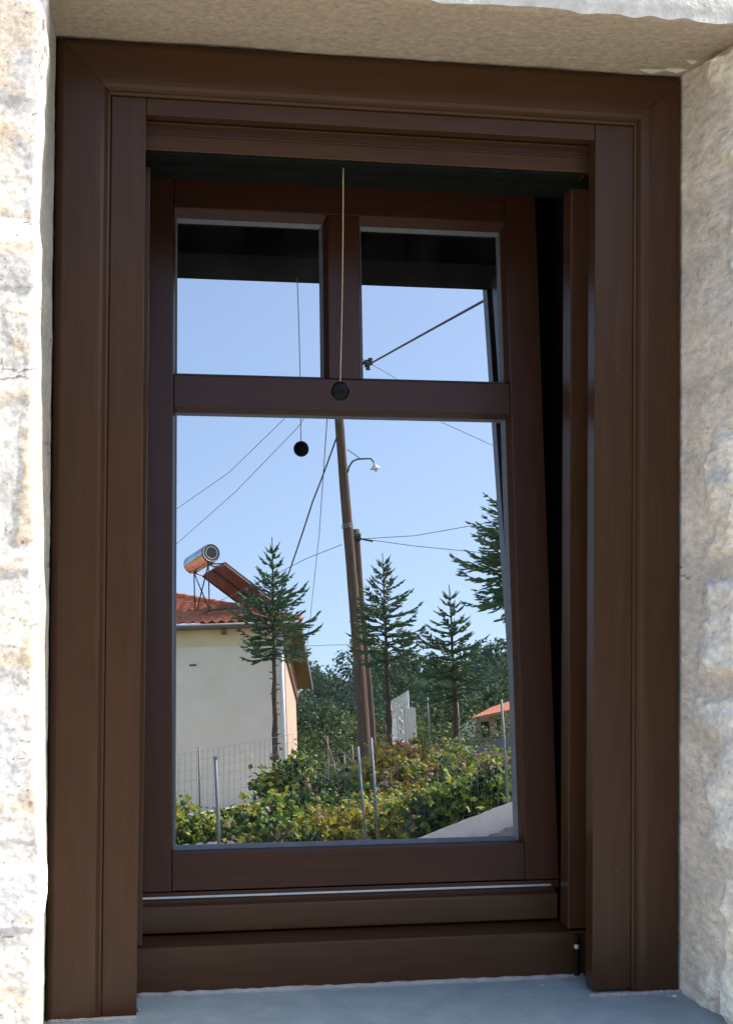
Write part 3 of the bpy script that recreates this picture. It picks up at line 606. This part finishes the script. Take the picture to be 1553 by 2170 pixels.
wall_strip('garden_wall', [(640, 1868), (860, 1786), (975, 1741), (1095, 1696), (1210, 1655)], (10.3, 10.2, 10.1, 10, 10), 1.1, .16, 'concrete', 'whitewashed sloping garden wall at the lower right of the pane', .003)
wall_strip('stone_footing', [(820, 1838), (1015, 1788), (1040, 1771), (1095, 1750), (1210, 1722)], (9.9, 9.85, 9.85, 9.85, 9.85), 1.0, .12, 'greywall', 'rough grey footing below the whitewashed garden wall', .012)
wall_strip('concrete_wall', [(560, 1672), (690, 1648), (760, 1632), (800, 1622)], (25.5, 25.2, 25, 25), 1.4, .2, 'greywall', 'low grey concrete wall behind the vines left of the timber pole')
wall_strip('concrete_wall', [(880, 1640), (972, 1612), (1010, 1583), (1080, 1556), (1200, 1530)], (27, 27, 27, 27, 27), 1.3, .25, 'greywall', 'grey retaining wall rising to the right under the small far house')
wall_strip('curb_wall', [(300, 1795), (372, 1790), (480, 1784), (560, 1789), (700, 1800)], (11.4, 11.4, 11.4, 11.4, 11.4), .7, .3, 'concrete', 'low pale stone kerb in front of the vines at the lower left', .02)

# ---- vines: leaves as many small lobed faces hung on canes
YG = [(.20,.30,.035), (.30,.38,.05), (.40,.42,.06), (.13,.20,.03), (.44,.40,.07)]; DG = [(.035,.08,.02), (.05,.11,.03), (.09,.17,.035), (.03,.06,.025)]
YE = [(.52,.40,.05), (.44,.36,.05), (.36,.25,.05)]; RD = [(.20,.035,.03), (.26,.07,.04), (.14,.03,.03), (.30,.13,.05)]; BR = [(.22,.13,.07), (.30,.20,.12)]
def leaf(mb, c, s, rs, col):
    n = Vector((rs.gauss(0, .6), rs.gauss(.25, .6), rs.gauss(.5, .5))).normalized(); a = n.cross(Vector((rs.random(), rs.random(), rs.random()))).normalized(); b = n.cross(a)
    k = rs.uniform(.75, 1.2); cc = (col[0]*k, col[1]*k, col[2]*k); vs = []
    for i, r_ in enumerate((.55, 1, .6, .95, .6, 1, .55, .8)):
        q = i*math.pi/4; vs.append(c+(a*math.cos(q)+b*math.sin(q))*s*r_*.5-n*(.12*s*(i % 2)))
    mb.add([c+n*.08*s]+vs, [(0, 1+i, 1+(i+1) % 8) for i in range(8)], cc)
def vine(px, pyb, pyt, D, wpx, label, seed, pals, n=420, s=.075, name='grape_vine', cat='vine', group='grape vines in the garden', kind=None, hang=0):
    rs = random.Random(seed); base = at(px, pyb, D); hgt = at(px, pyt, D).z-base.z; rad = wpx*D/FPX/2; base.z -= .0; g0 = gz(base.x, base.y); base.z = g0; hgt = max(.25, at(px, pyt, D).z-g0); zb = at(px, pyb, D).z-g0
    o = empty(name, base, label, cat, group); st = MB(); lf = MB(); canes = []
    for k in range(6):
        a = rs.uniform(0, 6.28); e = Vector((math.cos(a)*rad*rs.uniform(.3, .9), math.sin(a)*.3*rs.random(), hgt*rs.uniform(.55, .97))); mid = Vector((e.x*.3, e.y*.3, e.z*.6))
        st.tube([Vector((0, 0, 0)), mid, e], [.016, .009, .004], 5); canes.append((mid, e))
    st.build('stem', M['bark'], o)
    clumps = [(Vector((rs.uniform(-1, 1)*rad, rs.uniform(-.35, .35), zb+(hgt-zb)*(1-rs.random()**1.3*.98)*(1-.0*rs.random()))), rs.uniform(.09, .2), rs.choice(pals)) for _ in range(max(6, int(n/26)))]
    for i in range(n):
        c, r_, pal = rs.choice(clumps); xq = c.x/rad if rad else 0; lim = 1-.35*xq*xq
        p = Vector((c.x+rs.gauss(0, r_*.6), c.y+rs.gauss(0, r_*.6), min(c.z, zb+(hgt-zb)*lim)+rs.gauss(0, r_*.45)))
        leaf(lf, p, s*rs.uniform(.6, 1.25), rs, rs.choice(pal if rs.random() < .93 else BR))
    lf.build('foliage', M['leafm'], o, fix=False); return o
V = [(408, 1795, 1745, 13, 60, 'leftmost yellowing vine by the lower left corner of the pane', [YG, YG, DG]),
 (440, 1790, 1738, 14, 45, 'small vine behind the capped steel post', [YG, DG]),
 (490, 1795, 1750, 13, 70, 'low green vine just right of the capped steel post', [YG, DG, DG]),
 (545, 1790, 1712, 13.5, 70, 'dark leafy vine below the young spruce stem', [DG, DG, YG]),
 (592, 1760, 1640, 15, 80, 'vine reaching up the foot of the young spruce', [YG, DG]),
 (632, 1720, 1608, 16, 70, 'bright green vine climbing the corner of the peach wall', [YG, YG, DG]),
 (640, 1795, 1680, 13.2, 110, 'dense dark green vine in the lower middle of the pane', [DG, DG, YG]),
 (690, 1770, 1655, 14.5, 90, 'dark vine under the wooden stakes', [DG, DG, RD]),
 (728, 1795, 1700, 13, 90, 'vine left of the pair of steel posts', [DG, YG]),
 (742, 1740, 1650, 16, 70, 'shaded vine at the foot of the timber pole', [DG, DG]),
 (815, 1730, 1590, 15, 70, 'yellow vine right of the pair of steel posts', [YE, YE, YG]),
 (815, 1800, 1710, 12.6, 90, 'yellow green vine behind the pair of steel posts at the bottom of the pane', [YG, YE]),
 (862, 1765, 1630, 14, 100, 'yellow brown vine below the white gate', [YE, YG, BR]),
 (880, 1790, 1700, 12.4, 110, 'bright broad leaved vine above the whitewashed wall', [YG, YG, YE]),
 (930, 1740, 1620, 14.5, 100, 'mixed green vine around the wooden vine stake', [DG, YE, YG]),
 (950, 1575+150, 1575, 17, 50, 'light green shoot rising beside the lowest spruce', [YG, YG]),
 (985, 1735, 1640, 13.5, 100, 'dark green vine left of the tall right steel post', [DG, YG, DG]),
 (1005, 1690, 1612, 16, 80, 'yellow green vine on the slope below the retaining wall', [YG, BR]),
 (1045, 1700, 1625, 14.6, 90, 'dry vine with pale tendrils at the right edge', [YG, BR, DG]),
 (1080, 1690, 1600, 15, 70, 'green vine behind the tall right steel post', [YG, DG]),
 (1140, 1700, 1620, 14, 90, 'vine hidden past the right edge of the pane', [YG, DG]),
 (600, 1815, 1752, 11.6, 110, 'green vine low along the kerb in the lower middle of the pane', [DG, YG]),
 (700, 1820, 1745, 11.5, 110, 'yellowing low vine at the bottom edge left of the two steel posts', [YG, YE]),
 (760, 1815, 1740, 11.5, 90, 'bright low vine at the bottom edge between the steel posts', [YG, YE]),
 (905, 1775, 1700, 10.8, 80, 'bright green vine hanging over the middle of the whitewashed wall', [YG, DG]),
 (975, 1748, 1670, 10.8, 90, 'dark green vine above the chipped part of the whitewashed wall', [DG, DG, YG]),
 (1035, 1725, 1640, 10.8, 90, 'green vine on the whitewashed wall left of the right steel post', [DG, YG]),
 (840, 1800, 1735, 11.3, 90, 'yellow low vine where the whitewashed wall leaves the pane', [YE, YG]),
 (340, 1795, 1700, 13, 90, 'vine hidden past the left edge of the pane', [YG, DG])]
for i, (px, pyb, pyt, D, wp, lb_, pal) in enumerate(V):
    vine(px, pyb, pyt, D, wp, lb_, 100+i, pal, n=int(4.2*wp*(pyb-pyt)/55)+180, s=.085)
vine(868, 1640, 1578, 20, 90, 'dark red creeper in front of the gate pillar', 201, [RD, RD, BR], n=420, s=.085, name='red_creeper', cat='creeper', group='climbing plants by the gate')
vine(899, 1640, 1530, 19, 16, 'slender light green climber right of the gate pillar', 202, [YG], n=150, s=.08, name='green_climber', cat='creeper', group='climbing plants by the gate')
vine(1055, 1625, 1598, 19, 60, 'dry pale bramble on top of the slope at the right edge', 203, [BR, BR, YG], n=160, s=.06, name='dry_bramble', cat='bramble', group='climbing plants by the gate')

# ---- the tiled house
hA = at(601, 1340, 34); zt = hA.z; hC = at(624, 1444, 40.5); hB = at(300, 1345, 34.6)
v_ = Vector((hC.x-hA.x, hC.y-hA.y, 0)).normalized(); u_ = Vector((v_.y, -v_.x, 0));
if u_.x > 0: u_ = -u_
LH, DH = 9.5, 6.6; base = Vector((hA.x, hA.y, gz(hA.x, hA.y)-1.2)); zt = hA.z
house = empty('tiled_house', base, 'grey rendered house with red tiled hip roof and peach side wall behind the spruce', 'house')
def hp_(a, b, z_): return Vector((hA.x, hA.y, 0))+u_*a+v_*b+Vector((0, 0, z_))-base
def hbox(name, a0, a1, b0, b1, z0, z1, mt, parent=house):
    mb = MB(); c = [hp_(a, b, z_) for z_ in (z0, z1) for a, b in ((a0, b0), (a1, b0), (a1, b1), (a0, b1))]
    mb.add(c, [(0, 3, 2, 1), (4, 5, 6, 7), (0, 1, 5, 4), (1, 2, 6, 5), (2, 3, 7, 6), (3, 0, 4, 7)]); return mb.build(name, M[mt], parent)
hbox('wall', 0, LH, 0, DH, base.z, zt-.30, 'render')
hbox('frieze', -.0, LH, 0, DH, zt-.298, zt+.12, 'cream')
mb = MB(); mb.add([hp_(-.02, .06, base.z+.9), hp_(-.02, DH-.02, base.z+.9), hp_(-.02, DH-.02, zt+.05), hp_(-.02, .06, zt+.05), hp_(-.005, .06, base.z+.9), hp_(-.005, DH-.02, base.z+.9), hp_(-.005, DH-.02, zt+.05), hp_(-.005, .06, zt+.05)],
    [(0, 1, 2, 3), (4, 7, 6, 5), (0, 4, 5, 1), (3, 2, 6, 7), (0, 3, 7, 4), (1, 5, 6, 2)]); sw = mb.build('side_wall', M['peach'], house); sw['label'] = 'sunlit peach painted side wall'
hbox('plinth', -.06, -.021, .02, DH, base.z, base.z+1.9, 'rust')
mb = MB(); mb.tube([hp_(.06, -.08, base.z), hp_(.06, -.08, zt+.1)], .055, 10); mb.build('downpipe', M['white'], house, smooth=True)
for j_ in (1.4, 3.5): hbox('bracket', j_, j_+.12, -.22, -.01, zt-.02, zt+.06, 'soffit')
hbox('vent', 2.15, 2.33, -.02, -.002, zt-.78, zt-.74, 'darkmetal')
OV = .42; SL = math.tan(R_(24)); ze = zt+.12
# eaves soffit board
hbox('soffit', -OV, LH+OV, -OV*.6, DH+2.5, ze, ze+.05, 'soffit')
hbox('fascia', -OV-.05, -OV-.003, -OV*.6, DH+2.5, ze-.12, ze+.12, 'gutter')
hbox('timber_band', -.075, -.022, .03, DH-.02, zt-.62, ze-.003, 'soffit')
mb = MB(); mb.tube([hp_(-OV-.05, -OV*.6-.06, ze+.03), hp_(LH+OV, -OV*.6-.06, ze+.03)], .060, 10); mb.build('gutter', M['gutter'], house, smooth=True)
# hip roof, near slope with wavy tiles
def roof_slope(a_at, name, near):
    mb = MB(); per = .24; crs = .30; nb_ = int(5.0/crs)
    rows_ = []
    for j in range(nb_):
        for e in (0, 1):
            s_ = j*crs+e*crs; lift = .06*(1-e); rows_.append((s_, lift))
    na = 430
    for (s_, lift) in rows_:
        for i in range(na):
            q = i/(na-1)
            if near:
                a0, a1 = -OV+s_, LH+OV-s_; a = a0+(a1-a0)*q; b = -OV*.6+s_; ph = (a % per)/per
            else:
                b0, b1 = -OV*.6+s_, DH+2.5-s_; b = b0+(b1-b0)*q; a = -OV+s_; ph = (b % per)/per
            wv = .07*(math.sin(ph*2*math.pi)*.5+.5)**.8
            mb.v.append(tuple(hp_(a, b, ze+.05+s_*SL+lift+wv)))
    mb.f = [(j*na+i, j*na+i+1, (j+1)*na+i+1, (j+1)*na+i) for j in range(len(rows_)-1) for i in range(na-1)]
    return mb.build(name, M['tile'], house, smooth=False, fix=False)
roof_slope(None, 'roof_slope', True); roof_slope(None, 'roof_slope', False)
mb = MB(); e = hp_(-OV, -OV*.6, ze+.13); f_ = hp_(-OV+4, -OV*.6+4, ze+.13+4*SL)
for k in range(14):
    p = e.lerp(f_, k/14); q = e.lerp(f_, (k+1.12)/14); mb.tube([p+Vector((0, 0, .02)), q], [.10, .085], 9)
mb.build('hip_ridge', M['tile'], house, smooth=True)
# ---- solar water heater on the roof
T1 = at(448, 1171, 34.3); T2 = at(408, 1201, 35.45); T2.z = T1.z; axd = (T2-T1).normalized(); ln = 1.3
rb = at(430, 1290, 34.9)
heater = empty('solar_water_heater', rb, 'solar water heater with shiny round tank and slanting panel on the tiled roof', 'solar heater')
def hh(p): return Vector(p)-rb
rT = .245; mb = MB(); T2 = T1+axd*ln
mb.tube([hh(T1+axd*.05), hh(T1+axd*.07), hh(T2-axd*.03), hh(T2)], [rT*.98, rT, rT, rT*.94], 36); mb.build('tank', M['steel'], heater, smooth=False)
for pz in heater.children[0].data.polygons: pz.use_smooth = len(pz.vertices) == 4
mb = MB(); mb.tube([hh(T1-axd*.005), hh(T1+axd*.049)], [rT*.985, rT*1.01], 36); cp = mb.build('tank_cap', M['capgrey'], heater)
mb = MB(); mb.tube([hh(T1-axd*.02), hh(T1-axd*.006)], [rT*.58, rT*.62], 30); mb.build('cap_boss', M['darkmetal'], cp)
mb = MB()
for rr in (.93, .63):
    ring = []
    s1 = axd.cross(Vector((0, 0, 1))).normalized(); s2 = Vector((0, 0, 1))
    for k in range(37): a = 2*math.pi*k/36; ring.append(hh(T1-axd*.012)+(s1*math.cos(a)+s2*math.sin(a))*rT*rr)
    mb.tube(ring, .010, 5, cap=False)
mb.build('cap_rim', M['white'], cp)
bdir = Vector((-axd.y, axd.x, 0));
if bdir.x < 0: bdir = -bdir
P1 = at(474, 1194, 34.3); P2 = P1+axd*1.35; P3 = P1+bdir*1.36-Vector((0, 0, .88)); P4 = P2+bdir*1.36-Vector((0, 0, .88))
nn_ = (P2-P1).cross(P3-P1).normalized(); nn_ = nn_ if nn_.z > 0 else -nn_
mb = MB(); mb.add([hh(p+nn_*k) for k in (0, .07) for p in (P1, P3, P4, P2)], [(0, 3, 2, 1), (4, 5, 6, 7), (0, 1, 5, 4), (1, 2, 6, 5), (2, 3, 7, 6), (3, 0, 4, 7)]); pnl = mb.build('collector_panel', M['rust'], heater)
mb = MB()
for (a, b) in ((P1, P3), (P2, P4), (P1.lerp(P2, .5), P3.lerp(P4, .5))): mb.tube([hh(a-nn_*.015), hh(b-nn_*.015)], .022, 4)
mb.build('panel_frame', M['darkmetal'], pnl)
mb = MB(); g1 = at(417, 1279, 35.6); g2 = at(443, 1284, 34.6); k1 = T2-Vector((0, 0, rT))-axd*.15; k2 = T1+axd*.2-Vector((0, 0, rT)); g1 = Vector((k1.x+.02, k1.y, g1.z)); g2 = Vector((k2.x+.02, k2.y, g2.z)); zb_ = min(g1.z, g2.z)-.15; g1.z = g2.z = zb_
for a, b in ((g1, k1), (g2, k2), (g1, k2), (g2, k1), (k1, P2), (k2, P1), (g1, P4-Vector((0, 0, .1))), (g2, P3-Vector((0, 0, .1))), (g1, g2)): mb.tube([hh(a), hh(b)], .018, 6)
mb.build('stand', M['darkmetal'], heater)
mb = MB(); mb.tube([hh(k2), hh(k2+bdir*.18-Vector((0, 0, .06))), hh(P1-Vector((0, 0, .05)))], .03, 8); mb.build('pipe', M['galv'], heater)

# ---- white gate and pillars
ga = at(829, 1590, 31.4); gb = at(868, 1590, 30.0); ga.z = gb.z = at(850, 1598, 30.5).z; ght = at(868, 1466, 30.0).z-gb.z
gate = empty('garden_gate', gb, 'white iron bar gate with a curly centre ornament standing half open', 'gate'); mb = MB()
NB = 11
for i in range(NB):
    q = i/(NB-1); p = ga.lerp(gb, q)-gb; th = .026 if i in (0, NB-1) else .013; mb.tube([p, p+Vector((0, 0, ght+(.04 if i not in (0,) else 0)))], th, 6)
for z_ in (.05, ght-.22, ght*.32): mb.tube([ga-gb+Vector((0, 0, z_)), Vector((0, 0, z_))], .018, 6)
mb.build('bars', M['white'], gate)
mb = MB(); c0 = ga.lerp(gb, .55)-gb; dx_ = (gb-ga).normalized()
mb.tube([c0+dx_*.17*math.sin(k/40*math.pi*4)+Vector((0, .02, .08+(ght-.36)*k/40)) for k in range(41)], .024, 6); mb.tube([c0-dx_*.17*math.sin(k/40*math.pi*4)+Vector((0, .03, .08+(ght-.36)*k/40)) for k in range(41)], .018, 6)
mb.build('ornament', M['white'], gate, smooth=True)
def pillar(px0, px1, pyt, D, dep, label):
    a = at(px0, 1620, D); b = at(px1, 1620, D); t_ = at(px0, pyt, D).z; o = empty('gate_pillar', a, label, 'pillar'); mb = MB(); wv = b-a; wv.z = 0; bk = Vector((-wv.y, wv.x, 0)).normalized()*dep
    if bk.y > 0: bk = -bk
    h_ = t_-a.z; c = [Vector((0, 0, -.5)), wv+Vector((0, 0, -.5)), wv+bk+Vector((0, 0, -.5)), bk+Vector((0, 0, -.5))]; c += [p+Vector((0, 0, h_+.5)) for p in c]
    mb.add(c, [(0, 3, 2, 1), (4, 5, 6, 7), (0, 1, 5, 4), (1, 2, 6, 5), (2, 3, 7, 6), (3, 0, 4, 7)]); mb.build('shaft', M['concrete'], o, bevel=.012)
pillar(861, 884, 1499, 29.6, .3, 'grey concrete gate pillar at the right of the white gate')
pillar(833, 843, 1522, 31.6, .18, 'narrow pale pillar at the far end of the white gate')

# ---- small far house
fa = at(1003, 1560, 62); fh = empty('far_house', fa, 'small far house with orange tiled roof and columned porch at the right edge', 'house')
def fbx(name, px0, px1, py0, py1, D, dep, mt, par=fh):
    a = at(px0, py1, D); b = at(px1, py0, D); mb = MB(); mb.box((a.x-fa.x, a.y-fa.y-dep, a.z-fa.z), (b.x-fa.x, a.y-fa.y, b.z-fa.z)); return mb.build(name, M[mt], par)
fbx('wall', 1008, 1130, 1512, 1590, 63, 5, 'render')
for x in (1012, 1040, 1046, 1076): fbx('column', x, x+5, 1518, 1568, 62, .12, 'peach')
fbx('opening', 1020, 1036, 1527, 1562, 62.9, .05, 'darkmetal'); fbx('opening', 1052, 1060, 1522, 1548, 62.9, .05, 'darkmetal')
mb = MB(); rr = [at(996, 1520, 61.5), at(1150, 1488, 61.5), at(1150, 1462, 65), at(1040, 1497, 64.5), at(1150, 1500, 70)]
a, b, c, d = rr[0]-fa, rr[1]-fa, rr[2]-fa, rr[3]-fa
mb.add([a, b, c, d, a-Vector((0, 0, .14)), b-Vector((0, 0, .14)), c-Vector((0, 0, .14)), d-Vector((0, 0, .14))], [(0, 1, 2, 3), (7, 6, 5, 4), (0, 4, 5, 1), (3, 2, 6, 7), (0, 3, 7, 4), (1, 5, 6, 2)]); mb.build('roof', M['tile'], fh)

# ---- bushes and the wood on the hill
def crown(mb, c, rx, rz, n, s, rs, pal):
    lobes = [(Vector((rs.gauss(0, .45), rs.gauss(0, .45), rs.gauss(0, .4))), rs.uniform(.3, .55), rs.choice(pal)) for _ in range(9)]
    for i in range(n):
        l, r_, col = rs.choice(lobes); d = Vector((rs.gauss(0, 1), rs.gauss(0, 1), rs.gauss(0, 1))).normalized()*r_*rs.uniform(.75, 1.05); p = l+d
        p = Vector((p.x*rx, p.y*rx, p.z*rz))+c; nn = (d+Vector((rs.gauss(0, .3), rs.gauss(0, .3), rs.gauss(0, .3)))).normalized(); a = nn.cross(Vector((0, 0, 1)));
        if a.length < .1: a = Vector((1, 0, 0))
        a.normalize(); b = nn.cross(a); k = rs.uniform(.85, 1.15); q = s*rs.uniform(.5, 1.2)
        cc = (col[0]*k, col[1]*k, col[2]*k); mb.add([p-a*q-b*q*.4, p+a*q*.9-b*q*.6, p+a*q*.5+b*q, p-a*q*.6+b*q*.7], [(0, 1, 2, 3)], cc)
fm = MB(); rs = random.Random(77); FG = [(.075,.120,.088), (.085,.138,.090), (.066,.110,.084), (.10,.155,.085)]; BG = [(.085,.125,.04), (.11,.145,.045), (.06,.10,.035), (.13,.14,.05)]  # FG: distance haze put into the greens, lightened and bluish
sk = [(560, 1500), (640, 1452), (680, 1430), (720, 1415), (760, 1405), (800, 1398), (850, 1386), (890, 1384), (930, 1392), (980, 1398), (1020, 1372), (1060, 1358), (1110, 1350), (1250, 1340)]
fb = at(800, 1500, 120)
def top_at(px): return float(np.interp(px, [s[0] for s in sk], [s[1] for s in sk]))
for layer in range(6):
    D = 175-layer*18; px = 520+layer*7
    while px < 1240:
        yt = top_at(px)+layer*20+rs.uniform(-6, 16); p = at(px, yt, D); hT = rs.uniform(6, 9)*D/150; rx = rs.uniform(1.7, 3.0)*D/150
        crown(fm, p-Vector((0, 0, hT*.5)), rx*1.15, hT*.6, 1900, .17*D/150, rs, FG); px += rs.uniform(20, 38)
fm.v = [tuple(Vector(p)-fb) for p in fm.v]; fo = fm.build('hillside_wood', M['forestm'], None, fix=False); fo.location = fb; fo['kind'] = 'stuff'
tag(fo, 'dark green pine wood covering the hillside behind the gardens', 'wood')
bmx = MB(); bb = at(700, 1600, 45)
for (D, y0, y1, pal, n_) in ((80, 1535, 1560, BG[:3]+FG[:2], 46), (60, 1560, 1590, BG, 46), (45, 1590, 1630, BG, 44), (36, 1620, 1650, BG+BG+FG, 34)):
    for k in range(n_):
        px = rs.uniform(600, 1130); 
        if D < 50 and px > 1000: continue
        if D <= 60 and 985 < px < 1090 : continue
        p = at(px, rs.uniform(y0, y1), D); crown(bmx, p-Vector((0, 0, .5)), rs.uniform(.9, 1.7)*D/55, rs.uniform(1.0, 1.7)*D/55, 900, .065*D/55, rs, pal)
bmx.v = [tuple(Vector(p)-bb) for p in bmx.v]; bo = bmx.build('scrub', M['leafm'], None, fix=False); bo.location = bb; bo['kind'] = 'stuff'
tag(bo, 'light green scrub and bushes on the slope below the pine wood', 'bushes')
print('verts', sum(len(o.data.vertices) for o in sc.objects if o.type == 'MESH'))
